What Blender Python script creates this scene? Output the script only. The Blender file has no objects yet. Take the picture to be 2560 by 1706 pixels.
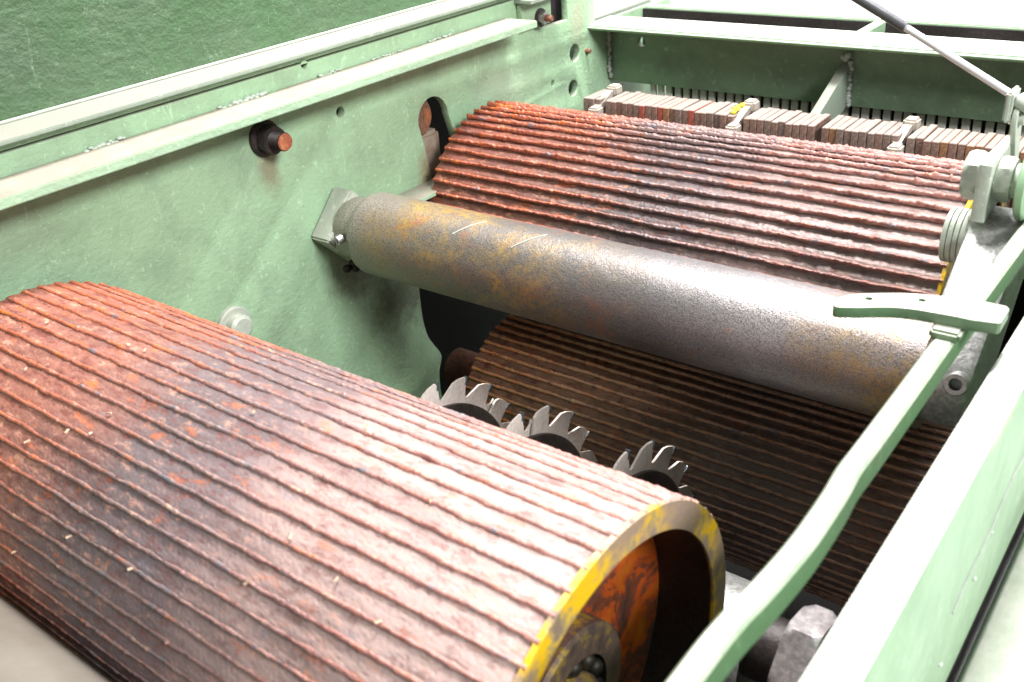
import bpy, bmesh, math, random
import numpy as np
from mathutils import Matrix, Vector, noise
random.seed(7)
R = math.radians
scene = bpy.context.scene
C = scene.collection

# ------------------------------------------------------------------ camera
cam_d = bpy.data.cameras.new('camera')
cam = bpy.data.objects.new('camera', cam_d); C.objects.link(cam)
right = Vector((0.79450422, 0.6032831, -0.06937245))
down = Vector((0.2408423, -0.41791201, -0.87598204))
fwd = Vector((-0.55745675, 0.67926361, -0.47732895))
m = Matrix((right, -down, -fwd)).transposed().to_4x4()
cam.matrix_world = m
cam_d.lens = 34.34; cam_d.sensor_width = 36; cam_d.clip_start = 0.02; cam_d.clip_end = 100
cam_d.dof.use_dof = True; cam_d.dof.focus_distance = 1.22; cam_d.dof.aperture_fstop = 9.0
scene.camera = cam

# ------------------------------------------------------------------ light
world = bpy.data.worlds.new('World'); scene.world = world; world.use_nodes = True
bg = world.node_tree.nodes['Background']
bg.inputs[0].default_value = (0.96, 0.98, 1.0, 1); bg.inputs[1].default_value = 0.19
def area(name, loc, target, sx, sy, power, col):
    l = bpy.data.lights.new(name, 'AREA'); l.shape = 'RECTANGLE'; l.size = sx; l.size_y = sy
    l.energy = power; l.color = col
    o = bpy.data.objects.new(name, l); C.objects.link(o); o.location = loc
    o.rotation_euler = (Vector(target) - Vector(loc)).to_track_quat('-Z', 'Y').to_euler()
    return o
area('hall_lamp', (-0.72, 1.15, 1.15), (-0.5, 0.85, -0.5), 0.5, 0.4, 40, (1.0, 0.985, 0.97))
area('ceiling_lamp', (-0.35, 2.6, 1.6), (-0.4, 0.8, -0.5), 1.6, 0.6, 26, (1.0, 1.0, 1.0))
area('side_lamp', (2.4, 0.1, 1.7), (-0.8, 0.9, -0.5), 1.1, 0.8, 108, (1.0, 1.0, 1.0))
area('rear_lamp', (-1.0, 5.0, 2.4), (-1.0, 7.0, -0.6), 4.0, 1.0, 260, (1.0, 1.0, 1.0))
scene.view_settings.view_transform = 'Standard'; scene.view_settings.look = 'None'
scene.view_settings.exposure = 0.98; scene.view_settings.gamma = 1.0

# ------------------------------------------------------------------ materials
class NT:
    def __init__(s, name):
        s.m = bpy.data.materials.new(name); s.m.use_nodes = True; s.t = s.m.node_tree; s.t.nodes.clear()
        s.out = s.n('ShaderNodeOutputMaterial'); s.b = s.n('ShaderNodeBsdfPrincipled')
        s.l(s.b.outputs[0], s.out.inputs[0])
        s.tc = s.n('ShaderNodeTexCoord').outputs['Object']
    def n(s, t, **k):
        x = s.t.nodes.new(t)
        for a, v in k.items(): setattr(x, a, v)
        return x
    def l(s, a, b): s.t.links.new(a, b)
    def noise(s, scale, detail=4, rough=0.55, vec=None, stretch=None, dist=0.0, off=0.0):
        v = vec or s.tc
        if stretch or off:
            mp = s.n('ShaderNodeMapping'); s.l(v, mp.inputs[0]); mp.inputs['Scale'].default_value = stretch or (1, 1, 1)
            mp.inputs['Location'].default_value = (off, off * .7, off * 1.3); v = mp.outputs[0]
        x = s.n('ShaderNodeTexNoise'); s.l(v, x.inputs['Vector'])
        x.inputs['Scale'].default_value = scale; x.inputs['Detail'].default_value = detail
        x.inputs['Roughness'].default_value = rough; x.inputs['Distortion'].default_value = dist
        return x.outputs['Fac']
    def ramp(s, fac, stops, interp='LINEAR'):
        x = s.n('ShaderNodeValToRGB'); s.l(fac, x.inputs[0]); r = x.color_ramp; r.interpolation = interp
        while len(r.elements) < len(stops): r.elements.new(0.5)
        for e, (p, c) in zip(r.elements, stops):
            e.position = p; e.color = (c, c, c, 1) if isinstance(c, (int, float)) else (*c, 1)
        return x.outputs[0]
    def mix(s, fac, a, b, mode='MIX'):
        x = s.n('ShaderNodeMix', data_type='RGBA', blend_type=mode)
        for i, v in ((0, fac), (6, a), (7, b)):
            if isinstance(v, (int, float)): x.inputs[i].default_value = v
            elif isinstance(v, tuple): x.inputs[i].default_value = (*v, 1)
            else: s.l(v, x.inputs[i])
        return x.outputs[2]
    def math(s, op, a, b=0.0, c=0.0):
        x = s.n('ShaderNodeMath', operation=op)
        for i, v in enumerate((a, b, c)):
            if isinstance(v, (int, float)): x.inputs[i].default_value = v
            else: s.l(v, x.inputs[i])
        return x.outputs[0]
    def sep(s, v=None):
        x = s.n('ShaderNodeSeparateXYZ'); s.l(v or s.tc, x.inputs[0]); return x.outputs
    def up(s, lo=.55, hi=.95):
        g = s.n('ShaderNodeNewGeometry'); z = s.sep(g.outputs['Normal'])[2]
        x = s.n('ShaderNodeMapRange'); s.l(z, x.inputs[0]); x.inputs[1].default_value = lo; x.inputs[2].default_value = hi
        return x.outputs[0]
    def bump(s, h, dist, strength=1.0, prev=None):
        x = s.n('ShaderNodeBump'); s.l(h, x.inputs['Height']); x.inputs['Distance'].default_value = dist
        x.inputs['Strength'].default_value = strength
        if prev: s.l(prev, x.inputs['Normal'])
        return x.outputs[0]
    def done(s, col, rough=.5, metal=0.0, normal=None, spec=.5):
        for nm, v in (('Base Color', col), ('Roughness', rough), ('Metallic', metal), ('Specular IOR Level', spec)):
            if isinstance(v, (int, float)): s.b.inputs[nm].default_value = v
            elif isinstance(v, tuple): s.b.inputs[nm].default_value = (*v, 1)
            else: s.l(v, s.b.inputs[nm])
        if normal: s.l(normal, s.b.inputs['Normal'])
        return s.m

def paint(name, base, var=.25, dust_or_glare=.6, bump=.0012, bscale=60, rough=.42, grime=.35, dust_or_glare_col=(.55, .46, .40), chips=0.0, spots=()):
    t = NT(name)
    big = t.noise(3.2, 5, .6); mid = t.noise(14, 5, .65, off=3)
    b2 = tuple(c * (1 - var) for c in base); b3 = tuple(min(1, c * (1 + var * .8)) for c in base)
    col = t.ramp(big, [(.3, b2), (.52, base), (.75, b3)])
    col = t.mix(t.ramp(mid, [(.45, 0.0), (.72, grime)]), col, (.10, .11, .085))
    sp = t.noise(95, 3, .7, off=9)
    col = t.mix(t.ramp(sp, [(.60, 0.0), (.70, .35)]), col, tuple(min(1, c * 1.7 + .06) for c in base))
    scr = t.noise(26, 4, .7, stretch=(1, 1.6, .5), dist=1.2, off=5)
    col = t.mix(t.ramp(scr, [(.645, 0.0), (.665, .5), (.685, 0.0)]), col, tuple(min(1, c * 1.5 + .1) for c in base))
    if dust_or_glare:  # real dust on ledges and trim; overhead glare painted on bar and rails
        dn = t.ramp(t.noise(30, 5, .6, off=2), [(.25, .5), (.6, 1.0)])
        col = t.mix(t.math('MULTIPLY', t.math('MULTIPLY', t.up(), dn), dust_or_glare), col, dust_or_glare_col)
    for (cy_, cz_, sy_, sz_, pc, amt) in spots:      # stains and painted shade, each with its own shape, fixed on the plate
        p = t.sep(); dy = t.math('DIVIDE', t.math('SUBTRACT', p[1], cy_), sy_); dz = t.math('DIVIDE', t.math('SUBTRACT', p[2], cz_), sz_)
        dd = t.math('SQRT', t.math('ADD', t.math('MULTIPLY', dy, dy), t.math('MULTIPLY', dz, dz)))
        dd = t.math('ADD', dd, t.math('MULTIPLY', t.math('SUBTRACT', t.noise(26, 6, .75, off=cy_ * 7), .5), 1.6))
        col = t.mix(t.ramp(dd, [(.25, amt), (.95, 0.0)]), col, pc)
    if chips:
        ch = t.noise(48, 5, .8, off=17)
        col = t.mix(t.ramp(ch, [(.665, 0.0), (.68, chips)]), col, (.12, .075, .05))
        ch = t.noise(22, 6, .8, stretch=(1, .35, 1), off=27)
        col = t.mix(t.ramp(ch, [(.63, 0.0), (.70, chips * .6)]), col, (.24, .20, .15))
    h1 = t.noise(bscale, 3, .55, stretch=(1, .7, 1)); h2 = t.noise(bscale * 3.3, 2, .5, off=4)
    nm = t.bump(h1, bump); nm = t.bump(h2, bump * .35, 1.0, nm)
    return t.done(col, t.ramp(mid, [(.3, rough), (.7, rough + .2)]), 0.0, nm)

M = {}
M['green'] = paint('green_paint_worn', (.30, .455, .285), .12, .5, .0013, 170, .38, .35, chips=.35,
    spots=((1.045, -.50, .035, .075, (.24, .15, .08), .8), (.90, -.575, .09, .06, (.10, .09, .06), .8), (.97, -.64, .10, .09, (.07, .08, .05), .9), (.757, -.385, .022, .05, (.20, .13, .08), .6),  # dark patches below the pipe are its wall shadow, painted in
           (.60, -.62, .10, .04, (.16, .20, .13), .5), (1.25, -.40, .10, .05, (.34, .40, .30), .5), (1.47, -.33, .03, .05, (.34, .30, .22), .5), (.35, -.36, .25, .05, (.15, .20, .13), .5)))  # long dark strip under the ledge is its shadow, painted in
M['lid'] = paint('green_paint_textured_shaded', (.062, .122, .056), .18, .0, .0026, 70, .45, .25)  # same green paint as the wall, its dimmer light put into the base
M['rail'] = paint('pale_green_paint', (.25, .40, .24), .10, .85, .0006, 60, .32, .2, (.74, .72, .65), chips=.3, spots=((.62, -.376, .05, .02, (.55, .38, .36), .6), (.30, -.56, .12, .03, (.13, .20, .12), .6), (.9, -.57, .25, .03, (.13, .20, .12), .6), (.1, -.44, .1, .03, (.2, .28, .18), .4)))  # pale tops are overhead glare put into the colour; darker patches on the side
M['bar'] = paint('bar_green_paint', (.085, .165, .078), .14, .9, .0006, 60, .35, .45, (.74, .72, .64), chips=.8)  # pale top stands for strong overhead light, painted into the colour
M['beam'] = paint('green_paint_dusty', (.17, .25, .155), .3, .35, .0012, 60, .45, .6)
M['trim'] = paint('grey_green_trim', (.24, .29, .23), .08, .8, .0005, 60, .5, .2, (.26, .235, .205))
M['ledge'] = paint('ledge_paint', (.32, .46, .31), .1, .95, .0012, 60, .5, .2, (.27, .215, .185))
M['bolt_pale'] = paint('pale_painted_steel', (.40, .44, .37), .12, .4, .0006, 80, .35, .3, (.6, .55, .5))
M['cast'] = None

def rust_roller(name, d, x0, x1, brown=False, k=1.0, ro=0.0):
    t = NT(name); s = t.sep(); u = t.math('DIVIDE', t.math('SUBTRACT', s[0], x0), x1 - x0)
    u = t.math('ADD', u, t.math('MULTIPLY', t.math('SUBTRACT', t.noise(6, 5, .65), .5), .30))
    if brown: base = t.ramp(u, [(0., (.20, .095, .055)), (.3, (.22, .125, .08)), (.55, (.12, .085, .075)), (.8, (.15, .09, .07)), (1., (.14, .085, .07))])
    else: base = t.ramp(u, [(.0, (.30, .105, .07)), (.30, (.25, .11, .085)), (.44, (.135, .105, .108)), (.58, (.17, .125, .13)), (.72, (.36, .25, .23)), (1., (.44, .32, .295))])
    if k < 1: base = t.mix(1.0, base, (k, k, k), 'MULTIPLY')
    lv = t.ramp(u, [(.05, 1.0), (.40, .7), (.6, .5), (1., .5)])
    st = t.noise(34, 5, .65, stretch=(.25, 1, 1))
    base = t.mix(t.ramp(st, [(.34, .45), (.50, 0.0)]), base, (.085 * d, .055 * d, .055 * d))
    s3 = t.noise(110, 5, .75, stretch=(.5, 1, 1), off=3)
    base = t.mix(t.math('MULTIPLY', t.ramp(s3, [(.38, 1.0), (.48, 0.0)]), t.math('MULTIPLY', lv, .95)), base, (.15 * d, .045 * d, .035 * d))
    base = t.mix(t.math('MULTIPLY', t.ramp(s3, [(.55, 0.0), (.66, 1.0)]), t.math('MULTIPLY', lv, .9)), base, (.55 * d, .27 * d, .19 * d))
    s6 = t.noise(60, 5, .75, stretch=(.45, 1, 1), off=21)
    base = t.mix(t.math('MULTIPLY', t.ramp(s6, [(.34, 1.0), (.42, 0.0)]), t.math('MULTIPLY', lv, .8)), base, (.55 * d, .13 * d, .03 * d))
    base = t.mix(t.ramp(s6, [(.62, 0.0), (.70, .55)]), base, (.20 * d, .19 * d, .22 * d))
    h = t.noise(110, 5, .7, stretch=(.25, 1, 1)); h2 = t.noise(420, 2, .6)
    nm = t.bump(h, .0006); nm = t.bump(h2, .0003, 1.0, nm)
    return t.done(base, t.ramp(st, [(.3, .38 + ro), (.7, .56 + ro)]), .10 if not ro else 0.0, nm, .5 - ro)
def rust_bead(name, d, x0, x1, brown=False, k=1.0):
    t = NT(name); s = t.sep(); u = t.math('DIVIDE', t.math('SUBTRACT', s[0], x0), x1 - x0)
    g = t.n('ShaderNodeNewGeometry').outputs['Position']
    u = t.math('ADD', u, t.math('MULTIPLY', t.math('SUBTRACT', t.noise(6, 4, .6, vec=g), .5), .4))
    if brown: base = t.ramp(u, [(0., (.58, .25, .10)), (.3, (.56, .32, .19)), (.55, (.36, .22, .16)), (.8, (.42, .22, .14)), (1., (.20, .12, .085))])
    else: base = t.ramp(u, [(.0, (.46, .115, .055)), (.33, (.38, .125, .085)), (.47, (.22, .145, .14)), (.60, (.25, .155, .15)), (.78, (.36, .16, .135)), (1., (.41, .20, .17))])
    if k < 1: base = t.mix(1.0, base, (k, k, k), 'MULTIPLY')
    st = t.noise(90, 5, .75, stretch=(.6, 1, 1), off=2, vec=g)
    base = t.mix(t.ramp(st, [(.36, .75), (.46, 0.0)]), base, (.13 * d, .045 * d, .038 * d))
    base = t.mix(t.ramp(st, [(.57, 0.0), (.66, .7)]), base, (.62 * d, .36 * d, .26 * d))
    s5 = t.noise(38, 4, .7, off=12, vec=g)
    base = t.mix(t.ramp(s5, [(.60, 0.0), (.66, .8)]), base, (.13 * d, .14 * d, .17 * d))
    lv = t.ramp(u, [(.05, .9), (.45, .3), (1., .2)])
    base = t.mix(t.math('MULTIPLY', t.ramp(s5, [(.36, 1.0), (.43, 0.0)]), lv), base, (.66 * d, .16 * d, .03 * d))
    return t.done(base, .42, .08, t.bump(t.noise(260, 4, .7), .0008), .6)
M['drum'] = rust_roller('rusty_drum', 1.0, -.96, -.25, ro=.2)
M['bead'] = rust_bead('rusty_weld', 1.1, -.96, -.25)
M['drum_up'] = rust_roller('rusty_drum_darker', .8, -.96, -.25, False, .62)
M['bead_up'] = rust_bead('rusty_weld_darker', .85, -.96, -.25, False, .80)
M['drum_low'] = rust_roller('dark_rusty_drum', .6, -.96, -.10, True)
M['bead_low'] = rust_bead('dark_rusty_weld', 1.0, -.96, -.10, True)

def steel(name, base, rough=.4, metal=.7, sp=.3, patches=None, bump=.0004, bs=300, spot=.5):
    t = NT(name)
    n1 = t.noise(9, 5, .6); n2 = t.noise(180, 3, .7, off=2)
    col = t.ramp(n1, [(.3, tuple(c * .7 for c in base)), (.7, tuple(c * 1.2 for c in base))])
    col = t.mix(t.ramp(n2, [(.42, sp), (.6, 0.0)]), col, tuple(c * .25 for c in base))
    for i, (sc, lo, hi, pc, amt) in enumerate(patches or []):
        p = t.noise(sc, 6, .75, off=11 + i * 5)
        f = t.ramp(p, [(lo, 0.0), (hi, amt)])
        col = t.mix(f, col, pc); metal_f = f
    nm = t.bump(t.noise(bs, 3, .6), bump)
    return t.done(col, t.ramp(n1, [(.3, rough), (.7, rough + .15)]), metal, nm)
M['steel'] = steel('bare_steel', (.50, .48, .47), .36, .85, .35, [(20, .58, .7, (.20, .15, .12), .6)])
M['nut_steel'] = steel('worn_nut_steel', (.60, .55, .56), .34, .75, .4, [(18, .56, .68, (.22, .16, .14), .6)], .0005, 120)
M['blade'] = steel('blade_steel', (.92, .80, .73), .5, .15, .2, [(30, .6, .75, (.34, .22, .16), .5)])
M['carbide'] = steel('carbide', (.22, .25, .28), .35, .8, .2)
M['collar'] = steel('blade_collar_steel', (.09, .075, .065), .4, .6, .4, [(26, .55, .7, (.20, .13, .09), .6)])
M['dark_steel'] = steel('dark_steel', (.055, .045, .045), .45, .6, .4, [(20, .6, .75, (.16, .08, .05), .6)])
M['cast'] = steel('silver_cast', (.50, .49, .48), .38, .6, .45, [(10, .62, .8, (.30, .22, .19), .5)], .0007, 160)
M['rusty'] = steel('rusty_steel', (.20, .095, .06), .55, .2, .5, [(24, .5, .65, (.42, .14, .05), .8), (40, .6, .7, (.07, .05, .05), .8)], .0015, 130)
M['red_rust'] = steel('red_rust_face', (.42, .12, .06), .6, .05, .3, [(60, .5, .6, (.55, .22, .08), .8)], .0015, 260)
M['chrome'] = steel('chrome_rod', (.9, .9, .92), .3, .5, .0, None, .00001)
M['tube_dark'] = steel('strut_tube', (.12, .12, .13), .28, .5, .0, None, .00001)
M['black'] = steel('interior_shade_black', (.02, .018, .018), .7, .1, .3)  # near-black colour standing in for the unlit inside of the machine
M['finger_top'] = None

def finger_mat(name, front):
    t = NT(name)
    n = t.noise(90, 5, .7)
    col = t.ramp(n, [(.35, tuple(c * .35 for c in front)), (.5, front), (.7, tuple(min(1, c * 1.5) for c in front))])
    col = t.mix(t.math('MULTIPLY', t.up(.6, .9), .95), col, (.30, .245, .215))
    return t.done(col, .6, .0, t.bump(t.noise(300, 3, .6), .0012))
FM = [finger_mat('finger_grey', (.17, .12, .10)), finger_mat('finger_brown', (.19, .115, .09)),
      finger_mat('finger_red', (.30, .075, .05)), finger_mat('finger_orange', (.24, .12, .06))]
def plain(name, a, b, sc=40, rough=.6, bump=.0008, dust_or_glare=0.0):
    t = NT(name); n = t.noise(sc, 5, .65)
    col = t.ramp(n, [(.35, a), (.65, b)])
    if dust_or_glare: col = t.mix(t.math('MULTIPLY', t.up(), dust_or_glare), col, (.6, .5, .43))
    return t.done(col, rough, 0.0, t.bump(t.noise(sc * 3, 3, .6), bump))
M['slat'] = plain('pale_slat', (.62, .64, .58), (.76, .70, .64), 50)
M['hook'] = plain('pale_stop', (.30, .27, .23), (.40, .35, .30), 40, .55, .0008, .5)
M['housing'] = plain('dusty_brown_housing', (.20, .13, .09), (.34, .28, .22), 30, .5, .0006)
M['front_pipe'] = plain('pale_brown_steel', (.15, .125, .10), (.20, .175, .15), 12, .5, .0003)
M['yellow'] = plain('yellow_chip', (.62, .47, .02), (.75, .6, .05), 90, .5)
M['weld'] = plain('painted_weld', (.36, .45, .36), (.50, .55, .48), 60, .35)
M['weld_grey'] = plain('grey_weld', (.30, .33, .29), (.42, .44, .40), 60, .35)
M['floor'] = plain('pale_hall_floor', (.62, .62, .60), (.70, .70, .68), 3, .5, .0005)
M['hallwall'] = plain('white_hall_wall', (.80, .80, .79), (.84, .84, .83), 2, .7, .0005)
M['chip'] = plain('wood_chip', (.46, .30, .20), (.60, .44, .32), 90, .7)
# yellow paint worn off the ring
t = NT('worn_yellow_ring')
n = t.noise(38, 6, .7); n2 = t.noise(12, 4, .6, off=3)
col = t.ramp(n, [(.40, (.23, .16, .12)), (.47, (.42, .30, .10)), (.52, (.74, .44, .01))])
col = t.mix(t.ramp(n2, [(.47, 0.0), (.56, .9)]), col, (.30, .21, .17))
M['ring'] = t.done(col, .45, .05, t.bump(n, .0014))
t = NT('rusty_end_disc')
n = t.noise(22, 7, .72, dist=.4); n2 = t.noise(11, 5, .65, off=6)
col = t.ramp(n, [(.35, (.10, .055, .045)), (.46, (.30, .09, .05)), (.51, (.85, .13, .02)), (.64, (.85, .26, .02)), (.72, (.75, .45, .02))])
col = t.mix(t.ramp(n2, [(.52, 0.0), (.64, .9)]), col, (.15, .08, .08))
M['disc'] = t.done(col, .5, .1, t.bump(n, .002))
t = NT('rusty_hub')
n = t.noise(40, 6, .72); n2 = t.noise(9, 5, .6, off=2)
col = t.ramp(n, [(.35, (.09, .065, .06)), (.50, (.26, .17, .13)), (.57, (.60, .40, .04)), (.7, (.68, .5, .05))])
col = t.mix(t.ramp(n2, [(.42, .75), (.6, 0.0)]), col, (.24, .15, .12))
M['hub'] = t.done(col, .5, .2, t.bump(n, .0015))
# brown speckled pipe
t = NT('speckled_brown_pipe'); s = t.sep()
u = t.math('DIVIDE', t.math('SUBTRACT', s[0], -.93), .70)
u = t.math('ADD', u, t.math('MULTIPLY', t.math('SUBTRACT', t.noise(4, 4, .6), .5), .5))
base = t.ramp(u, [(0., (.34, .31, .26)), (.12, (.26, .22, .18)), (.4, (.19, .16, .145)), (.62, (.17, .155, .16)), (.8, (.31, .285, .29)), (1., (.27, .22, .215))])
sp = t.noise(620, 2, .8); base = t.mix(t.ramp(sp, [(.42, .7), (.52, 0.0)]), base, (.075, .07, .075))
sp2 = t.noise(480, 2, .8, off=5); base = t.mix(t.ramp(sp2, [(.60, 0.0), (.68, .35)]), base, (.50, .44, .38))
o1 = t.noise(9, 7, .75, off=1); f = t.math('MULTIPLY', t.ramp(o1, [(.44, 0.0), (.60, .9)]), t.ramp(u, [(.05, 0.0), (.15, .9), (.45, .8), (.56, 0.1), (.85, .0), (1.0, .7)]))
f = t.math('MULTIPLY', f, t.ramp(t.noise(140, 3, .7, off=8), [(.38, .1), (.55, 1.0)]))
base = t.mix(f, base, (.52, .31, .06))
o2 = t.noise(13, 6, .75, off=14); f = t.math('MULTIPLY', t.ramp(o2, [(.55, 0.0), (.68, .8)]), t.ramp(t.noise(170, 3, .7, off=9), [(.42, .1), (.55, 1.0)]))
base = t.mix(f, base, (.38, .13, .06))
M['pipe'] = t.done(base, t.ramp(sp, [(.4, .34), (.6, .46)]), .55, t.bump(sp, .0005, 1.0, t.bump(t.noise(60, 3, .6), .0008)), .8)

# ------------------------------------------------------------------ helpers
def obj(name, me, mat=None, parent=None, loc=None, label=None, smooth=None):
    if isinstance(me, bmesh.types.BMesh):
        bm = me; me = bpy.data.meshes.new(name)
        bmesh.ops.recalc_face_normals(bm, faces=bm.faces)
        bm.to_mesh(me); bm.free()
    if smooth is not None: shade(me, smooth)
    if mat is not None and not me.materials: me.materials.append(mat)
    o = bpy.data.objects.new(name, me); C.objects.link(o)
    if parent: o.parent = parent
    if loc: o.location = loc
    if label: o['label'] = label
    return o
def shade(me, deg=35):
    me.polygons.foreach_set('use_smooth', [True] * len(me.polygons))
    try: me.set_sharp_from_angle(angle=R(deg))
    except Exception: pass
def tag(o, label, cat, group=None, kind=None):
    if label: o['label'] = label
    if cat: o['category'] = cat
    if group: o['group'] = group
    if kind: o['kind'] = kind
    return o
def thing(name, label, cat, loc=(0, 0, 0), group=None):
    o = bpy.data.objects.new(name, None); C.objects.link(o); o.location = loc; o.empty_display_size = .02
    return tag(o, label, cat, group)
def box_bm(x0, x1, y0, y1, z0, z1, bev=0.0, seg=2, bm=None):
    b = bmesh.new(); bmesh.ops.create_cube(b, size=1)
    for v in b.verts: v.co = Vector(((x0 + x1) / 2 + v.co.x * (x1 - x0), (y0 + y1) / 2 + v.co.y * (y1 - y0), (z0 + z1) / 2 + v.co.z * (z1 - z0)))
    if bev: bmesh.ops.bevel(b, geom=b.edges[:], offset=bev, segments=seg, affect='EDGES')
    if bm:
        me = bpy.data.meshes.new('tmp'); b.to_mesh(me); b.free(); bm.from_mesh(me); bpy.data.meshes.remove(me); return bm
    return b
def lathe_bm(prof, cy=0, cz=0, seg=48, ph=0.0, bm=None, caps=True):
    """profile of (x, r) turned about the X axis"""
    bm = bm or bmesh.new(); rings = []
    for x, r in prof:
        rings.append([bm.verts.new((x, cy + r * math.cos(ph + 2 * math.pi * k / seg), cz + r * math.sin(ph + 2 * math.pi * k / seg))) for k in range(seg)])
    for a, b in zip(rings, rings[1:]):
        for k in range(seg): bm.faces.new((a[k], a[(k + 1) % seg], b[(k + 1) % seg], b[k]))
    if caps: bm.faces.new(rings[0][::-1]); bm.faces.new(rings[-1])
    return bm
def hexnut_bm(x0, x1, r, ph=0.0, cy=0, cz=0, bore=0.0):
    b = lathe_bm([(x0, r), (x1, r)], cy, cz, 6, ph)
    c = bmesh.new()
    # chamfer the corners: pull verts near the ends inside a turned cone
    bmesh.ops.subdivide_edges(b, edges=b.edges[:], cuts=7, use_grid_fill=True)
    h = x1 - x0
    for v in b.verts:
        dy, dz = v.co.y - cy, v.co.z - cz; rr = math.hypot(dy, dz)
        d = min(v.co.x - x0, x1 - v.co.x); lim = r * (.915 + min(1, d / (h * .26)) * .09)
        if rr > lim: v.co.y = cy + dy * lim / rr; v.co.z = cz + dz * lim / rr
    c.free(); return b
def plate(name, outer, holes, axis, a0, a1, mat, parent=None, bev=0.0, label=None, res=1):
    """flat plate with holes. outline in the two other axes (in order), thickness a0..a1 along axis"""
    cu = bpy.data.curves.new('tmp', 'CURVE'); cu.dimensions = '2D'; cu.fill_mode = 'BOTH'; cu.extrude = (a1 - a0) / 2 - bev; cu.bevel_depth = bev; cu.bevel_resolution = 1
    cu.offset = -bev
    for loop in [outer] + list(holes):
        sp = cu.splines.new('POLY'); sp.points.add(len(loop) - 1); sp.use_cyclic_u = True
        for p, q in zip(sp.points, loop): p.co = (q[0], q[1], 0, 1)
    o = bpy.data.objects.new('tmp', cu); C.objects.link(o); bpy.context.view_layer.update()
    me = bpy.data.meshes.new_from_object(o.evaluated_get(bpy.context.evaluated_depsgraph_get()))
    bpy.data.objects.remove(o); bpy.data.curves.remove(cu)
    mid = (a0 + a1) / 2
    n = len(me.vertices); co = np.empty(n * 3, 'f'); me.vertices.foreach_get('co', co); co = co.reshape(-1, 3)
    new = np.empty_like(co)
    if axis == 'x': new[:, 1] = co[:, 0]; new[:, 2] = co[:, 1]; new[:, 0] = co[:, 2] + mid
    if axis == 'z': new[:, 0] = co[:, 0]; new[:, 1] = co[:, 1]; new[:, 2] = co[:, 2] + mid
    if axis == 'y': new[:, 0] = co[:, 0]; new[:, 2] = co[:, 1]; new[:, 1] = co[:, 2] + mid
    me.vertices.foreach_set('co', new.ravel()); me.name = name
    bm = bmesh.new(); bm.from_mesh(me); bmesh.ops.remove_doubles(bm, verts=bm.verts, dist=1e-6)
    me.materials.clear()
    bpy.data.meshes.remove(me)
    return obj(name, bm, mat, parent, label=label, smooth=30)
def circ(y, z, r, n=28, ry=None): return [(y + (ry or r) * math.cos(2 * math.pi * k / n), z + r * math.sin(2 * math.pi * k / n)) for k in range(n)]
def tube_bm(pts, r, seg=12, bm=None, sq=None, cap=True):
    bm = bm or bmesh.new(); rings = []; pts = [Vector(p) for p in pts]
    for i, p in enumerate(pts):
        d = (pts[min(i + 1, len(pts) - 1)] - pts[max(i - 1, 0)]).normalized()
        up = Vector((0, 0, 1)) if abs(d.z) < .9 else Vector((1, 0, 0))
        s = d.cross(up).normalized(); u = s.cross(d).normalized()
        if sq:
            ring = [bm.verts.new(p + s * a + u * b) for a, b in sq]
        else:
            rr = r[i] if isinstance(r, (list, tuple)) else r
            ring = [bm.verts.new(p + s * rr * math.cos(2 * math.pi * k / seg) + u * rr * math.sin(2 * math.pi * k / seg)) for k in range(seg)]
        rings.append(ring)
    n = len(rings[0])
    for a, b in zip(rings, rings[1:]):
        for k in range(n): bm.faces.new((a[k], a[(k + 1) % n], b[(k + 1) % n], b[k]))
    if cap: bm.faces.new(rings[0][::-1]); bm.faces.new(rings[-1])
    return bm
def weld_bm(p0, p1, r, n, jitter=.3, flat=1.0, bm=None):
    bm = bm or bmesh.new(); p0 = Vector(p0); p1 = Vector(p1)
    for k in range(n):
        p = p0.lerp(p1, (k + .5) / n) + Vector([random.uniform(-1, 1) * r * jitter for _ in range(3)])
        rr = r * random.uniform(.75, 1.25)
        mt = Matrix.Translation(p) @ Matrix.Diagonal((rr, rr * 1.1, rr * flat, 1))
        bmesh.ops.create_icosphere(bm, subdivisions=2, radius=1, matrix=mt)
    return bm
ORD = 'first second third fourth fifth sixth seventh eighth ninth tenth eleventh twelfth thirteenth fourteenth fifteenth sixteenth seventeenth eighteenth nineteenth twentieth twenty-first twenty-second twenty-third'.split()

# ------------------------------------------------------------------ surroundings
b = bmesh.new(); bmesh.ops.create_grid(b, x_segments=2, y_segments=2, size=14)
o = obj('floor', b, M['floor'], loc=(0, 6, -1.4)); tag(o, None, None, None, 'structure')
o = obj('hall_wall', box_bm(-14, 14, 9.0, 9.2, -1.39, 3.5), M['hallwall']); tag(o, None, None, None, 'structure')

# ------------------------------------------------------------------ machine frame
frame = thing('machine_body', 'green painted machine body with side plates and cross beam around the rollers', 'machine body', (-.55, .8, -1.39))
FL = Vector((-.55, .8, -1.39))
_obj = obj
def part(name, me, mat, parent=frame, **k):
    o = _obj(name, me, mat, parent, **k)
    if parent is frame: o.location = Vector((0, 0, 0)) - FL
    return o
def fplate(name, *a, **k):
    o = plate(name, *a, frame, **k); o.location = -FL; return o

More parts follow.
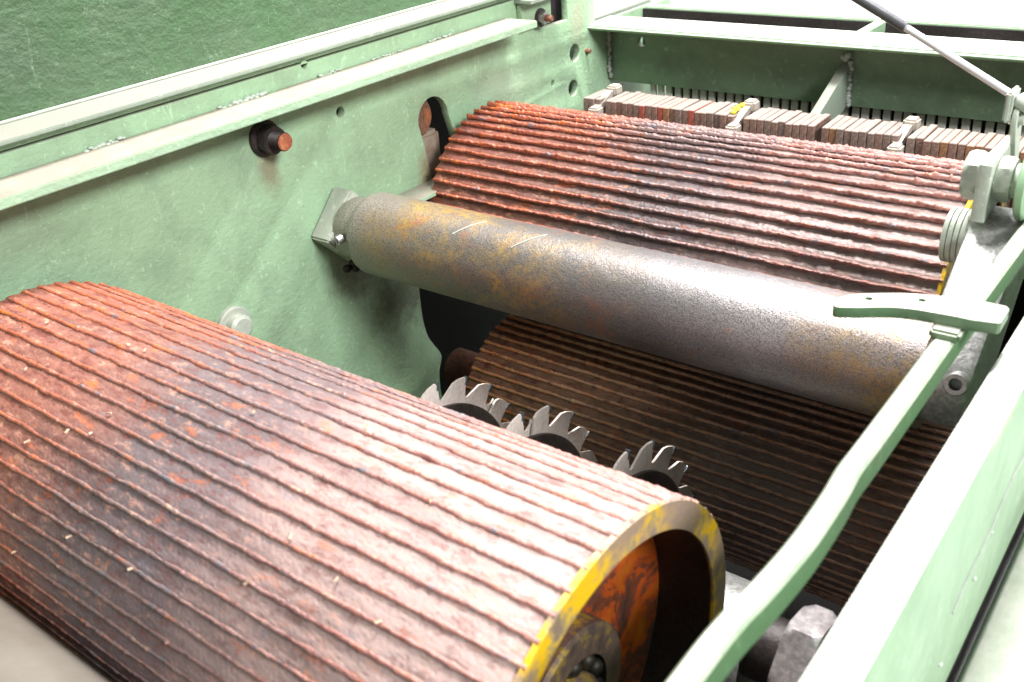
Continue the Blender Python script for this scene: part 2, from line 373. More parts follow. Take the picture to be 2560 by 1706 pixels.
slot = []
for k in range(15): a = math.pi * k / 14; slot.append((1.074 + .034 * math.cos(a) * 1, -.404 + .034 * math.sin(a)))
slot += [(1.046, -.43), (1.052, -.47), (1.060, -.52), (1.066, -.60), (1.145, -.60), (1.140, -.52), (1.125, -.46)]
def wallpt(px, py):
    d = right * ((px - 1280) / 2442.06) + down * ((py - 853) / 2442.06) + fwd
    return (-d.y / d.x, -d.z / d.x)
cut = [wallpt(*p_) for p_ in ((1046, 690), (1050, 740), (1058, 800), (1070, 840), (1085, 862), (1104, 890), (1099, 930), (1104, 985), (1122, 1040))]
sm2 = []
for i_ in range(len(cut) - 1):
    P0, P1, P2, P3 = (Vector(cut[max(0, min(len(cut) - 1, i_ + k_))]) for k_ in (-1, 0, 1, 2))
    for k_ in range(5):
        t_ = k_ / 5; sm2.append(tuple(.5 * ((2 * P1) + (P2 - P0) * t_ + (2 * P0 - 5 * P1 + 4 * P2 - P3) * t_ ** 2 + (3 * P1 - P0 - 3 * P2 + P3) * t_ ** 3)))
cut = sm2 + [cut[-1]] + [(1.33, -1.02), (1.33, -.63), (1.0, -.63)]
sq = [(1.372, -.327), (1.440, -.327), (1.440, -.272), (1.372, -.272)]
outer = [(-.35, -1.37), (1.80, -1.37), (1.80, -.352), (1.568, -.352), (1.524, -.352), (1.524, -.2685), (-.35, -.2685)]
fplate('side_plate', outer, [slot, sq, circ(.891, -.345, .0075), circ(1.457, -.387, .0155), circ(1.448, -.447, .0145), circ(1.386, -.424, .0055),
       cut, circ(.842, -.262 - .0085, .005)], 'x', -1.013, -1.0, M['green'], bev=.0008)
fplate('upper_side_plate', [(-.35, -.266), (1.524, -.266), (1.524, .2), (1.442, .2), (1.442, -.258), (1.37, -.258), (1.37, -.262), (-.35, -.262)], [], 'x', -1.013, -1.002, M['green'])
part('dark_backing', box_bm(-1.16, -1.15, .3, 1.52, -1.37, -.2), M['black'])  # black sheet added behind the openings in place of shade
part('window_dark_backing', box_bm(-1.036, -1.031, 1.37, 1.53, -.345, -.20), M['black'])  # black sheet added to keep the square window dark
part('rear_liner', box_bm(-1.050, -1.045, 1.41, 1.80, -.60, -.357), M['trim'])
part('ledge_bar', box_bm(-1.0, -.934, -.3, 1.262, -.3012, -.2905, .0012), M['ledge'], smooth=30)
for y0, y1, r in ((.70, .77, .005), (.52, .57, .004), (.86, .90, .0035), (1.08, 1.13, .003), (.2, .38, .003), (.96, 1.02, .0025)):
    weld_bm((-.998, y0, -.2895), (-.998, y1, -.2895), r * .8, int((y1 - y0) / .004), .5, .6, bm := bmesh.new()); part('weld_bead', bm, M['weld'], smooth=60)
# cross beam with its flange
bh = circ(-.930, -.386, .0085)
fplate('cross_beam', [(-.9995, -.461), (.15, -.461), (.15, -.352), (-.9995, -.352)], [bh], 'y', 1.568, 1.580, M['beam'], bev=.0006)
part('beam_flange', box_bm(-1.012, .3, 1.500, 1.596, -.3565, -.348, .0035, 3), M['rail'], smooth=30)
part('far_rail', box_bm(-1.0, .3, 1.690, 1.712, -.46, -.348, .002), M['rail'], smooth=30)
part('channel_shade_floor', box_bm(-.995, .3, 1.5975, 1.689, -.43, -.42), M['dark_steel'])  # dark sheet added so the slit behind the flange looks shaded
part('channel_shade_lining', box_bm(-.995, .3, 1.684, 1.6895, -.419, -.352), M['dark_steel'])  # dark sheet over the far rail's inner face, standing for its shadow
part('frame_divider', box_bm(-.552, -.534, 1.5965, 1.6895, -.40, -.349, .001), M['green'])
part('corner_plate', box_bm(-1.004, -.996, 1.5965, 1.712, -.46, -.3482, .001), M['green'])
bm = weld_bm((-.996, 1.564, -.366), (-.996, 1.564, -.455), .0042, 20, .35)
part('weld_bead', bm, M['weld_grey'], smooth=60)
# gusset rib
gus = [(1.5675, -.392), (1.5675, -.461), (1.43, -.50), (1.365, -.50), (1.352, -.487)]
fplate('gusset_rib', gus, [], 'x', -.560, -.545, M['trim'], bev=.0006)
part('weld_bead', weld_bm((-.543, 1.564, -.388), (-.543, 1.564, -.462), .0046, 14, .3), M['weld_grey'], smooth=60)
part('weld_bead', weld_bm((-.548, 1.562, -.380), (-.556, 1.562, -.386), .006, 4, .5), M['weld_grey'], smooth=60)
part('paint_mark', weld_bm((-.5435, 1.45, -.478), (-.5435, 1.42, -.492), .006, 5, .5, .6), M['yellow'])
# small stub beside the hole
part('rivet_stub', lathe_bm([(-1.0, .0045), (-.992, .0045), (-.990, .003)], 1.493, -.391, 12), M['rusty'])
# right hand side plate and outer rail
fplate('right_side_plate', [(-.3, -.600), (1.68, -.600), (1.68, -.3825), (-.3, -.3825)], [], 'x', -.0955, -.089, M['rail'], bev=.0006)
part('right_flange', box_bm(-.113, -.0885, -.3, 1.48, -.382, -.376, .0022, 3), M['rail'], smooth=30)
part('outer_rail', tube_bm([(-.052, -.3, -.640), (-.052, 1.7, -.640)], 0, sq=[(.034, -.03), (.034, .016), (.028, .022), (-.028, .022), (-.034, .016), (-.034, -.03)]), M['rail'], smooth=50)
part('lower_side_plate', box_bm(-.100, -.092, -.3, 1.68, -1.37, -.602), M['dark_steel'])
for y, z, r in ((.62, -.52, .0022), (.66, -.505, .0016), (.55, -.545, .002)): part('weld_spatter', weld_bm((-.0885, y, z), (-.0885, y + .001, z), r, 2, .1, 1), M['weld'])
part('weld_seam', tube_bm([(-.0885, .56 + .03 * k, -.505 + .004 * math.sin(k * 1.7) + .004 * k) for k in range(10)], .0009, 6), M['weld_grey'])
part('base_pan', box_bm(-1.0, -.10, -.3, 1.8, -1.37, -1.36), M['black'])
part('front_bed_plate', box_bm(-.999, -.12, -.3, .345, -.80, -.785), M['trim'])

# ------------------------------------------------------------------ lid
lid = thing('hinged_cover', 'shaded green textured cover with pale grey trim above the left side plate', 'cover', (-1.06, .6, -.25))
def lp(name, me, mat, **k):
    o = _obj(name, me, mat, lid, **k); o.location = -Vector(lid.location); return o
lp('lid_panel', box_bm(-1.075, -1.0535, -.35, 1.36, -.2535, .75, .002), M['lid'])
lp('trim_flange', box_bm(-1.0530, -.985, -.35, 1.36, -.2575, -.2527, .001), M['trim'])
lp('trim_rim', box_bm(-1.0528, -1.048, -.35, 1.36, -.2525, -.2497, .0008), M['bolt_pale'])

# latch in the square window
lt = thing('latch_block', 'small steel latch plate with a nut beside the square window', 'latch', (-.99, 1.33, -.31))
def at(o, root): o.location = -Vector(root.location); return o
at(_obj('latch_plate', box_bm(-.999, -.990, 1.295, 1.378, -.318, -.276, .001), M['green'], lt), lt)
at(_obj('latch_bracket', box_bm(-1.0, -.965, 1.29, 1.40, -.274, -.268, .001), M['trim'], lt), lt)
at(_obj('washer', lathe_bm([(-.990, .015), (-.987, .015)], 1.345, -.305, 28), M['dark_steel'], lt, smooth=30), lt)
at(_obj('nut', hexnut_bm(-.987, -.978, .011, .4, 1.345, -.305), M['steel'], lt), lt)
at(_obj('bolt_end', lathe_bm([(-.978, .0055), (-.968, .0055), (-.965, .004)], 1.345, -.305, 18), M['rusty'], lt, smooth=30), lt)

# ------------------------------------------------------------------ bolts on the left wall
wb = thing('rusty_bolt', 'dark rusty nut with threaded bolt end and red rusted tip under the ledge', 'bolt', (-1.0, .757, -.343))
_obj('flange_washer', lathe_bm([(0, .0235), (.004, .0235), (.007, .021)], 0, 0, 36), M['dark_steel'], wb, smooth=30)
_obj('nut', hexnut_bm(.007, .022, .0195, .3), M['dark_steel'], wb, smooth=25)
pr = []
x = .022
while x < .040: pr += [(x, .0118), (x + .0009, .0105), (x + .0018, .0118)]; x += .0020
_obj('bolt_shaft', lathe_bm(pr + [(.041, .0112)], 0, 0, 28), M['dark_steel'], wb, smooth=50)
_obj('bolt_tip', lathe_bm([(.041, .0112), (.0425, .0102)], 0, 0, 28), M['red_rust'], wb)

hb = thing('painted_nut', 'pale painted round washer and nut low on the side plate behind the near roller', 'nut', (-1.0, .652, -.562))
_obj('washer', lathe_bm([(0, .026), (.005, .026), (.007, .024)], 0, 0, 36), M['bolt_pale'], hb, smooth=30)
_obj('nut', lathe_bm([(.007, .017), (.018, .017), (.021, .013)], 0, 0, 36), M['bolt_pale'], hb, smooth=30)

# swing shaft seen through the curved slot
sh = thing('swing_bearing', 'rusty bearing housing seen inside the curved slot of the side plate', 'bearing', (-1.06, 1.10, -.50))
at(_obj('housing', box_bm(-1.10, -1.018, 1.00, 1.106, -.57, -.428, .006), M['housing'], sh), sh)
at(_obj('cap', lathe_bm([(-1.10, .03), (-1.019, .03), (-1.015, .026)], 1.060, -.400, 28), M['rusty'], sh, smooth=40), sh)
at(_obj('sleeve', lathe_bm([(-1.04, .045), (-1.01, .045), (-1.006, .041)], 1.10, -.575, 32), M['trim'], sh, smooth=40), sh)
# guide shelf between pipe and upper roller
gs = obj('guide_strip', box_bm(-.9995, -.955, .90, 1.06, -.4985, -.492, .001), M['ledge'])
tag(gs, 'pale dusty guide strip between brown pipe and upper roller', 'guide')

# ------------------------------------------------------------------ ridged rollers
def drum_bm(x0, x1, r, N, step, bore=None):
    nx = 260; na = N * 8; prof = [0, -.9, -1.0, -.88, -.66, -.42, -.2, -.06]
    th = np.arange(na) * 2 * math.pi / na
    off = np.array([prof[i % 8] for i in range(na)]) * step
    xs = np.linspace(x0, x1, nx)
    rng = np.random.RandomState(int(N + r * 1000))
    nz = rng.normal(0, .0003, (nx, na)); nz = (nz + np.roll(nz, 1, 0) + np.roll(nz, 2, 0) + np.roll(nz, 1, 1)) / 4; rr = r + off[None, :] + nz
    V = np.stack([np.repeat(xs[:, None], na, 1), rr * np.cos(th)[None, :], rr * np.sin(th)[None, :]], -1).reshape(-1, 3)
    i = np.arange(nx - 1)[:, None] * na; k = np.arange(na)[None, :]; k2 = (k + 1) % na
    F = np.stack([i + k, i + k2, i + na + k2, i + na + k], -1).reshape(-1, 4)
    me = bpy.data.meshes.new('drum_shell'); me.from_pydata(V.tolist(), [], F.tolist()); me.update()
    return me
def bead_mesh(x0, x1, r, w, h, seed, nx=620, wnd=1.5):
    rng = random.Random(seed); xs = np.linspace(x0 + .001, x1 + .0012, nx); verts = []; faces = []
    sec = [(-1.0, -.35), (-.75, .45), (-.25, .95), (.3, .95), (.75, .4), (1.0, -.35)]; ns = len(sec)
    for i, x in enumerate(xs):
        p = Vector((x * 9 + seed * 17.3, seed * 3.1, 0))
        wander = noise.noise(p) * .55 + noise.noise(p * 4.1) * .30 + noise.noise(p * 11) * .12
        lump = 1 + noise.noise(p * 6 + Vector((0, 9, 0))) * .55 + noise.noise(p * 19 + Vector((0, 5, 0))) * .45
        lump = max(.2, lump) * (1.0 + .9 * max(0, noise.noise(p * 27 + Vector((0, 0, 4))) - .25))
        ww = w * (1 + .35 * noise.noise(p * 9 + Vector((3, 0, 0)))) * (.6 + .4 * lump)
        for a, b in sec:
            jit = noise.noise(Vector((x * 260, a * 2, seed))) * .55
            ang = (wander * w * wnd + a * ww) / r; rr = r + (b + jit) * h * lump
            verts.append((x, rr * math.sin(ang), rr * math.cos(ang)))
    for i in range(nx - 1):
        for k in range(ns - 1): a = i * ns + k; faces.append((a, a + ns, a + ns + 1, a + 1))
    me = bpy.data.meshes.new('weld_bead'); me.from_pydata(verts, [], faces); me.update()
    me.polygons.foreach_set('use_smooth', [True] * len(me.polygons))
    return me
def roller(name, label, cy, cz, r, x0, x1, N, mats, vis, ph=0.0, w=.0030, h=.0026, seed=0, step=.0048, wnd=1.1):
    root = thing(name, label, 'roller', (0, cy, cz), 'ridged feed rollers of the saw')
    me = drum_bm(x0, x1, r, N, step); me.materials.append(mats[0])
    o = bpy.data.objects.new('drum_shell', me); C.objects.link(o); o.parent = root; o.rotation_euler = (ph, 0, 0)
    var = []
    for k in range(8):
        m_ = bead_mesh(x0, x1, r - .0003, w, h, seed + k, wnd=wnd); m_.materials.append(mats[1]); var.append(m_)
    for k in range(N):
        a = 2 * math.pi * k / N + ph          # angle from +Y towards +Z
        if not (vis[0] <= math.degrees(a) % 360 <= vis[1]): continue
        q = bpy.data.objects.new('weld_bead', var[(k * 5 + k // 8) % 8]); C.objects.link(q); q.parent = root
        q.rotation_euler = (a - math.pi / 2, 0, 0)
        if random.random() < .5: q.location.x = 0
    # ring, recessed disc, hub, bearing, shaft
    rb = r - .021
    _obj('end_ring', lathe_bm([(x1 - .002, r + .0005), (x1 + .002, r - .0005), (x1 + .002, rb), (x1 - .001, rb)], 0, 0, 96, caps=False), M['ring'], root)
    _obj('bore_wall', lathe_bm([(x1, rb), (x1 - .049, rb)], 0, 0, 96, caps=False), M['dark_steel'], root, smooth=60)
    _obj('end_disc', lathe_bm([(x1 - .047, rb), (x1 - .052, .125), (x1 - .050, .05)], 0, 0, 72, caps=False), M['disc'], root)
    _obj('end_ring', lathe_bm([(x0, r - .004), (x0 - .001, .03)], 0, 0, 96, caps=False), M['rusty'], root)
    return root
VIS = (40, 300)
near = roller('feed_roller', 'large near rust-red ridged roller with worn yellow rim, filling the lower left', .387, -.557, .164, -.958, -.254, 60, (M['drum'], M['bead']), (0, 360), R(3.3), .0020, .0012, 11, .0015, 1.2)
_obj('hub', lathe_bm([(-.306, .062), (-.288, .062), (-.285, .059), (-.285, .039)], 0, 0, 64, caps=False), M['hub'], near, smooth=35)
_obj('bearing_race', lathe_bm([(-.285, .039), (-.300, .039), (-.300, .020)], 0, 0, 48, caps=False), M['black'], near, smooth=35)
for k in range(11):
    a = 2 * math.pi * k / 11 + .3
    b = bmesh.new(); bmesh.ops.create_uvsphere(b, u_segments=16, v_segments=10, radius=.0068)
    _obj('bearing_ball', b, M['collar'], near, loc=(-.290, .032 * math.cos(a), .032 * math.sin(a)), smooth=60)
_obj('shaft_end', lathe_bm([(-.300, .0245), (-.284, .0245), (-.279, .021), (-.277, .012)], 0, 0, 40), M['hub'], near, smooth=35)
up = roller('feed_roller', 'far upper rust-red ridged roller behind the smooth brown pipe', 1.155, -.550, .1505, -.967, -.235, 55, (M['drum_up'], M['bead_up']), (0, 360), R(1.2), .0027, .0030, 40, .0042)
_obj('hub', lathe_bm([(-.29, .06), (-.26, .06), (-.257, .055)], 0, 0, 48), M['dark_steel'], up, smooth=35)
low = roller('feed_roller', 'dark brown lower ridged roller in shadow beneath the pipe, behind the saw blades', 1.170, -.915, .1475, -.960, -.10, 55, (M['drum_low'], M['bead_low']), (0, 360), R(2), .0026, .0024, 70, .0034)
_obj('shaft', lathe_bm([(-1.10, .036), (-.955, .036)], 0, 0, 36), M['rusty'], low, smooth=35)
_obj('shaft', lathe_bm([(-1.10, .036), (-.955, .036)], 0, 0, 36), M['rusty'], up, smooth=35)

# ------------------------------------------------------------------ smooth pipe
pp = thing('smooth_pipe', 'smooth speckled brown steel pipe crossing between the two far ridged rollers', 'pipe', (0, .857, -.495))
prof = [(-.985, .026), (-.968, .026), (-.967, .044), (-.935, .046), (-.933, .0505), (-.928, .0545), (-.922, .0565)] + [(-.92 + .02 * k, .0565) for k in range(36)] + [(-.193, .0565)]
_obj('pipe_barrel', lathe_bm(prof, 0, 0, 96), M['pipe'], pp, smooth=40)
_obj('set_screw', lathe_bm([(-.004, .0065), (.004, .0065), (.0045, .0055), (.0045, .0032), (.001, .0032)], 0, 0, 20, caps=False), M['steel'], pp, loc=(-.945, -.052, .006), smooth=35).rotation_euler = (0, R(10), R(-100))
fl = _obj('flange_plate', box_bm(-.0, .036, -.040, .040, -.040, .040, .003), M['bolt_pale'], pp, loc=(-1.0, 0, 0), smooth=30); fl.rotation_euler = (R(45), 0, 0)
bm = weld_bm((-.975, -.02, -.052), (-.955, .01, -.058), .006, 6, .6)
_obj('weld_bead', bm, M['dark_steel'], pp)
bm = bmesh.new()
for px in (-.755, -.665):
    pts = [(px + .004 * k, .0567 * math.cos(R(a)), .0567 * math.sin(R(a))) for k, a in enumerate(range(128, 92, -4))]
    tube_bm(pts, .0009, 6, bm)
_obj('chalk_line', bm, M['bolt_pale'], pp)

# ------------------------------------------------------------------ saw blades
def blade(x, label, slot_at, rot=0.0):
    root = thing('circular_saw', label, 'saw blade', (x, .78, -.88), 'circular saw blades on the arbor')
    rt, rg = .205, .176; N = 20; pts = []
    for k in range(N):
        tip = R(80 - 18 * k + rot)                     # going clockwise
        prev = tip + R(18)
        # gullet just after previous tip, back rising to this tip, face dropping
        for da, r in ((-1.0, .1970), (-1.6, .1880), (-2.5, .1790), (-3.6, .1758), (-5.0, .1775), (-7.6, .1860), (-10.2, .1955), (-10.9, .1975), (-14.0, .2020), (-17.7, rt)):
            pts.append((prev + R(da), r))
        
    outer = [(r * math.cos(a), r * math.sin(a)) for a, r in pts]
    holes = [circ(0, 0, .035, 32)]
    if slot_at is not None:
        a = R(slot_at); w = .0034; n = (-math.sin(a), math.cos(a)); d = (math.cos(a), math.sin(a))
        # open slot: insert a narrow channel in the outline
        new = []; done = False
        for i, (ang, r) in enumerate(pts):
            new.append(outer[i])
            nxt = pts[(i + 1) % len(pts)][0]
            if not done and ang >= a > nxt:
                rr = (r + pts[(i + 1) % len(pts)][1]) / 2
                new += [(d[0] * rr + n[0] * w, d[1] * rr + n[1] * w), (d[0] * .14 + n[0] * w, d[1] * .14 + n[1] * w), (d[0] * .14 - n[0] * w, d[1] * .14 - n[1] * w), (d[0] * rr - n[0] * w, d[1] * rr - n[1] * w)]
                done = True
        outer = new
    plate('blade_plate', outer, holes, 'x', -.0016, .0016, M['blade'], root)
    tip_me = None
    for k in range(N):
        a = R(80 - 18 * k + rot)
        if tip_me is None:
            b = box_bm(-.0031, .0031, .1945, .2062, -.0022, .0012, .0004); tip_me = bpy.data.meshes.new('carbide_tip'); b.to_mesh(tip_me); b.free(); tip_me.materials.append(M['carbide'])
        q = bpy.data.objects.new('carbide_tip', tip_me); C.objects.link(q); q.parent = root; q.rotation_euler = (a - R(.6), 0, 0)
    _obj('collar', lathe_bm([(.0022, .168), (.0075, .168), (.009, .165), (.009, .05)], 0, 0, 96), M['collar'], root, smooth=30)
blade(-.81, 'leftmost circular saw blade, half hidden behind the near roller', 36)
blade(-.665, 'middle circular saw blade peeking over the near roller', 72)
blade(-.507, 'rightmost circular saw blade, nearest the kinked bar', None)
ar = thing('saw_arbor', 'dark steel arbor shaft that carries the three saw blades', 'shaft', (0, .78, -.88))
_obj('shaft', lathe_bm([(-.99, .034), (-.12, .034)], 0, 0, 40), M['dark_steel'], ar, smooth=40)

# ------------------------------------------------------------------ kickback fingers and stops
groups = [(-.9312, 3, 'short row beside the side plate'), (-.8887, 21, 'long row'),
          (-.6363, 10, 'row left of the gusset rib'), (-.5135, 10, 'row right of the gusset rib'),
          (-.3900, 19, 'row past the third stop pin')]
T = .0112
fm = []
for mi in range(4):
    b = box_bm(0, T - .0006, 0, .066, -.17, 0, .0010, 1); me = bpy.data.meshes.new('kickback_finger'); b.to_mesh(me); b.free(); me.materials.append(FM[mi]); fm.append(me)
for gi, (x0, n, where) in enumerate(groups):
    for k in range(n):
        mi = random.choices([0, 1, 2, 3], [3, 6, .12, .5])[0]
        if gi == 1: mi = 0 if k in (0, 5) else (2 if k in (6, 9, 14) else (1 if k in (2, 4, 8, 19) else mi))
        if gi == 4: mi = 0 if k == 0 else random.choice([1, 3, 1])
        if gi == 0: mi = 0
        o = bpy.data.objects.new('kickback_finger', fm[mi]); C.objects.link(o)
        o.location = (x0 + k * T, 1.377 + random.uniform(-.0022, .0022), -.440 + random.uniform(-.0012, .0012))
        o.rotation_euler = (R(random.uniform(-1.2, 1.2)), 0, R(random.uniform(-.4, .4)))
        colr = ['dark grey', 'rusty brown', 'red painted', 'orange rusted'][mi]
        tag(o, '%s finger, %s from left in the %s' % (colr, ORD[k], where), 'finger', 'kickback fingers in a row behind the upper roller')
def stop(x, label, yellow=False):
    r = thing('stop_pin', label, 'stop', (x, 1.40, -.43), 'stop pins between the kickback fingers')
    _obj('head', box_bm(-.010, .010, .016, .040, -.014, .003, .003), M['hook'], r, smooth=30)
    _obj('arm', tube_bm([(0, .034, -.004), (-.002, .012, -.010), (-.003, -.02, -.024)], 0, sq=[(-.006, -.005), (.006, -.005), (.006, .005), (-.006, .005)]), M['hook'], r)
    _obj('foot', box_bm(-.011, .008, -.042, -.018, -.075, -.020, .003), M['hook'], r, smooth=30)
    if yellow: _obj('paint_mark', weld_bm((-.013, -.012, -.008), (-.008, .02, .0), .0042, 6, .3, .8), M['yellow'], r, smooth=60)
stop(-.9005, 'pale square headed stop pin nearest the left side plate')
stop(-.6480, 'pale stop pin with yellow paint, second from the left side plate', True)
stop(-.4005, 'pale stop pin right of the gusset rib')
cur = thing('slat_screen', 'row of upright pale slats with dark gaps behind the cross beam', 'slat screen', (-.64, 1.583, -.55))
b = box_bm(0, .0118, 0, .006, -.16, .14, .0008, 1); sm = bpy.data.meshes.new('slat'); b.to_mesh(sm); b.free(); sm.materials.append(M['slat'])
k = 0; x = -.921
while x < -.14:
    o = bpy.data.objects.new('slat', sm); C.objects.link(o); o.parent = cur
    o.location = (x + .64 + random.uniform(-.0008, .0008), random.uniform(-.0015, .0015), 0); o.rotation_euler = (0, R(random.uniform(-.5, .5)), 0)
    x += .0172
o = obj('rear_dark_cover', box_bm(-.93, -.11, 1.66, 1.668, -1.3, -.435), M['black']); tag(o, 'black cover plate added to darken the gaps behind the upright slats', 'cover plate')  # black sheet added so the gaps between slats stay dark

# ------------------------------------------------------------------ kinked bar and handle
bar = thing('kinked_bar', 'pale green kinked square bar running up the right side over the roller ends', 'bar', (-.148, .45, -.372))
cx = [(-.1530, -.25, 0), (-.1520, .10, .0), (-.1520, .29, .0), (-.1505, .335, .001), (-.1474, .365, .001), (-.1450, .405, .0005), (-.1450, .43, 0), (-.1460, .463, -.0005), (-.1480, .490, -.001), (-.1474, .52, -.0005), (-.1470, .60, .0), (-.1470, .70, 0), (-.1462, .80, 0), (-.1448, .95, 0), (-.1440, 1.15, 0)]
# smooth it a little
def cr(pts, n=5):
    out = []; P = [Vector(p) for p in pts]
    for i in range(len(P) - 1):
        a, b_, c, d = P[max(i - 1, 0)], P[i], P[i + 1], P[min(i + 2, len(P) - 1)]
        for k in range(n):
            t_ = k / n; out.append(.5 * ((2 * b_) + (c - a) * t_ + (2 * a - 5 * b_ + 4 * c - d) * t_ ** 2 + (3 * b_ - a - 3 * c + d) * t_ ** 3))
    return out + [P[-1]]
pts = [(p.x + .148, p.y - .45, p.z) for p in cr([(a, y, z) for a, y, z in cx])]
hw, hh, c_ = .0074, .0115, .0022
SQ = [(-hw + c_, -hh), (hw - c_, -hh), (hw, -hh + c_), (hw, hh - c_), (hw - c_, hh), (-hw + c_, hh), (-hw, hh - c_), (-hw, -hh + c_)]
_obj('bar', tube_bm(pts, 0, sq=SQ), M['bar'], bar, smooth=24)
def ray(px, py, z):
    d = right * ((px - 1280) / 2442.06) + down * ((py - 853) / 2442.06) + fwd
    d = d * (z / d.z); return (d.x, d.y)
hpx = [(2083, 762), (2086, 753), (2095, 745), (2124, 736), (2165, 733), (2209, 732), (2250, 732), (2294, 734), (2350, 739), (2408, 745), (2464, 754), (2516, 765), (2524, 772), (2504, 806), (2495, 808),
       (2432, 800), (2395, 792), (2357, 785), (2294, 774), (2260, 770), (2230, 768), (2185, 768), (2145, 769), (2100, 768), (2088, 766)]
ho = [(a + .148, b_ - .45) for a, b_ in (ray(x_, y_, -.344) for x_, y_ in hpx)]
hh_ = []
for x_, y_ in ((2172, 746), (2305, 750)):
    a, b_ = ray(x_, y_, -.344); hh_.append(circ(a + .148, b_ - .45, .0028, 16))
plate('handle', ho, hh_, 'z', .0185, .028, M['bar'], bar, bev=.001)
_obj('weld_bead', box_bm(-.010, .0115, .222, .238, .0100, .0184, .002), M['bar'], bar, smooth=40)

# ------------------------------------------------------------------ hardware at the right ends
ab = thing('bolted_link', 'pale painted bolt with two hex nuts, link plate and washer above the upper roller end', 'bolt', (-.2, .955, -.333))
def rel(n_, b_, mt, root, **k): return _obj(n_, b_, mt, root, **k)
rel('hex_head', hexnut_bm(-.012, .0035, .0235, R(20)), M['bolt_pale'], ab, smooth=25)
lk = [(-.030, -.034), (-.024, -.037), (.040, -.030), (.062, .018), (.058, .022), (-.022, .023), (-.028, .020)]
plate('link_plate', lk, [], 'x', .0036, .0155, M['bolt_pale'], ab, bev=.0015)
rel('hex_nut', hexnut_bm(.0158, .030, .0215, R(15)), M['bolt_pale'], ab, smooth=25)
rel('spacer', lathe_bm([(.030, .016), (.038, .016)], 0, 0, 32), M['bolt_pale'], ab, smooth=40)
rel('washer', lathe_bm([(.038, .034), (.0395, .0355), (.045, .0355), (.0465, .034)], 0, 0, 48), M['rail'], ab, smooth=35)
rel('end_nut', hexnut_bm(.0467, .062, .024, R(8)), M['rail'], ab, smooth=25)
ws = thing('roller_bracket', 'silver cast swing arm with a stack of four washers at the roller end', 'bracket', (-.205, .965, -.400))
for k in range(4):
    rel('washer', lathe_bm([(-.018 + k * .0054, .0265), (-.0175 + k * .0054, .0275), (-.0135 + k * .0054, .0275), (-.013 + k * .0054, .0265)], 0, 0, 48), M['bolt_pale'], ws, smooth=35)
arm = []
def hull2(c1, r1, c2, r2, n=12):
    c1 = Vector(c1); c2 = Vector(c2); d = (c2 - c1).normalized(); a0 = math.atan2(d.y, d.x)
    out = [(c1.x + r1 * math.cos(a0 + math.pi / 2 + math.pi * k / n), c1.y + r1 * math.sin(a0 + math.pi / 2 + math.pi * k / n)) for k in range(n + 1)]
    out += [(c2.x + r2 * math.cos(a0 - math.pi / 2 + math.pi * k / n), c2.y + r2 * math.sin(a0 - math.pi / 2 + math.pi * k / n)) for k in range(n + 1)]
    return out
plate('arm_body', hull2((.0, .0), .033, (-.108, -.095), .047), [], 'x', .0045, .056, M['cast'], ws, bev=.006)
rel('boss', lathe_bm([(.0035, .030), (.010, .034), (.055, .034), (.058, .030)], .0, .0, 48), M['cast'], ws, smooth=40)
rel('cap_screw', lathe_bm([(-.006, .0105), (.010, .0105), (.012, .0095), (.012, .0058), (.004, .0058)], 0, 0, 24, caps=False), M['steel'], ws, loc=(.045, -.151, -.075), smooth=35).rotation_euler = (0, R(-20), R(-90))
lw = thing('link_lever', 'pale lever with round pivot pin joining the gas strut to the bolted link', 'lever', (-.181, .985, -.284))
plate('lever_plate', hull2((0, 0), .0115, (.022, -.045), .007), [], 'x', -.0045, .0005, M['bolt_pale'], lw, bev=.0008)
rel('pivot_pin', lathe_bm([(-.008, .0062), (.005, .0062), (.0065, .0045)], 0, 0, 28), M['bolt_pale'], lw, smooth=40)
rel('fork', box_bm(-.012, -.0055, -.014, .016, -.002, .026, .002), M['bolt_pale'], lw, smooth=30)
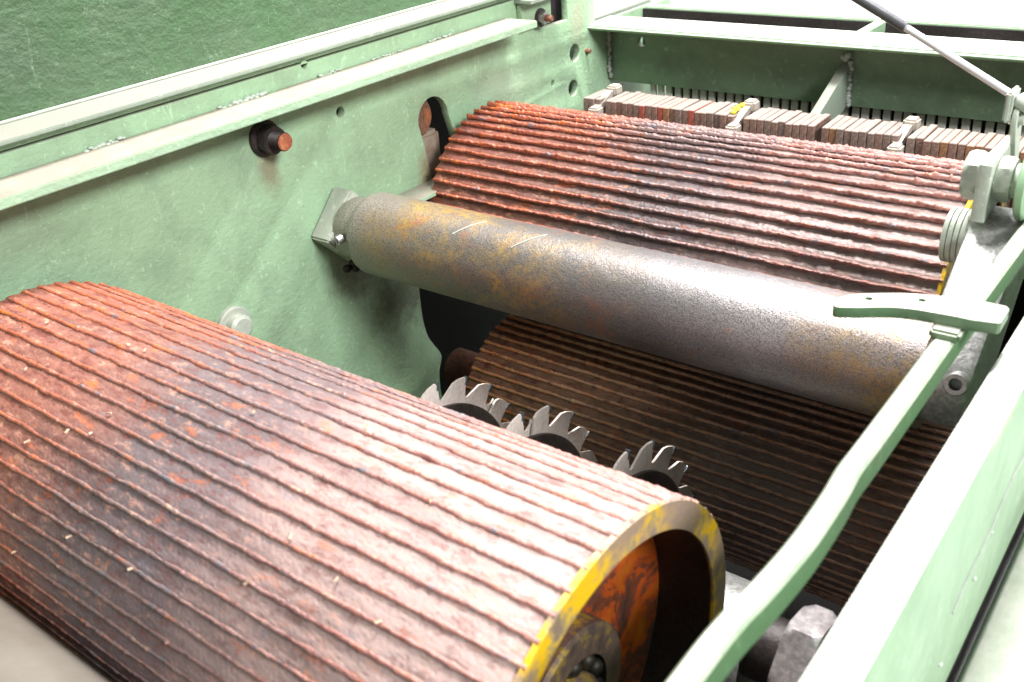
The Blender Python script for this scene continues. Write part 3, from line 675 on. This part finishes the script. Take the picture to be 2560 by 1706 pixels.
# gas strut
def rayy(px, py, y):
    d = right * ((px - 1280) / 2442.06) + down * ((py - 853) / 2442.06) + fwd
    return d * (y / d.y)
e0 = rayy(2552, 252, .985); e1 = rayy(2365, 134, 1.00); e2 = rayy(2265, 70, 1.01); e3 = rayy(2000, -95, 1.035)
gs_ = thing('gas_strut', 'gas strut with bright rod and dark tube rising to the upper right', 'strut', tuple(e0))
q = lambda v: tuple(Vector(v) - e0)
rel('rod', tube_bm([q(e0), q(e2)], .0036, 20), M['chrome'], gs_, smooth=50)
rel('tube', tube_bm([q(e2), q(e3)], .0052, 24), M['tube_dark'], gs_, smooth=50)
dr = (e2 - e0).normalized()
rel('end_fitting', tube_bm([q(e0 - dr * .012), q(e0 + dr * .002), q(e0 + dr * .003)], [.0075, .0075, .006], 20), M['bolt_pale'], gs_, smooth=40)

bn = thing('big_nut', 'big worn steel hex nut below the bar at the bottom right', 'nut', (-.2, .5616, -.6138))
rel('nut', hexnut_bm(0.0, .027, .0475, R(105.4)), M['nut_steel'], bn, smooth=20)
rel('stud', lathe_bm([(-.03, .028), (.06, .028)], 0, 0, 36), M['dark_steel'], bn, smooth=40)
ps = obj('steel_shaft', lathe_bm([(-.45, .060), (-.278, .060)], .70, -.77, 64), M['cast'], smooth=40)
tag(ps, 'bright worn steel shaft just right of the yellow roller rim', 'shaft')
fr = obj('front_pipe', lathe_bm([(-.99, .058), (-.30, .058)], .157, -.579, 72), M['front_pipe'], smooth=40)
tag(fr, 'smooth pale grey pipe in the bottom left corner under the near roller', 'pipe')

# wood chips lying on the near roller
rng = random.Random(5)
for k in range(22):
    b = bmesh.new(); bmesh.ops.create_cube(b, size=1)
    for v in b.verts: v.co = Vector((v.co.x * rng.uniform(.0015, .0055), v.co.y * rng.uniform(.0008, .0024), v.co.z * .0009 + (.0022 * rng.random() if v.co.x > 0 else 0)))
    a = R(rng.uniform(85, 165)); x = rng.uniform(-.9, -.35); rr = .1652
    o = obj('wood_chip', b, M['chip'], loc=(x, .387 + rr * math.cos(a), -.557 + rr * math.sin(a)))
    o.rotation_euler = (a - math.pi / 2, rng.uniform(-.3, .3), rng.uniform(0, 3))
    tag(o, 'small pale wood chip lying on the near ridged roller', 'wood chip', 'wood chips on the near roller')
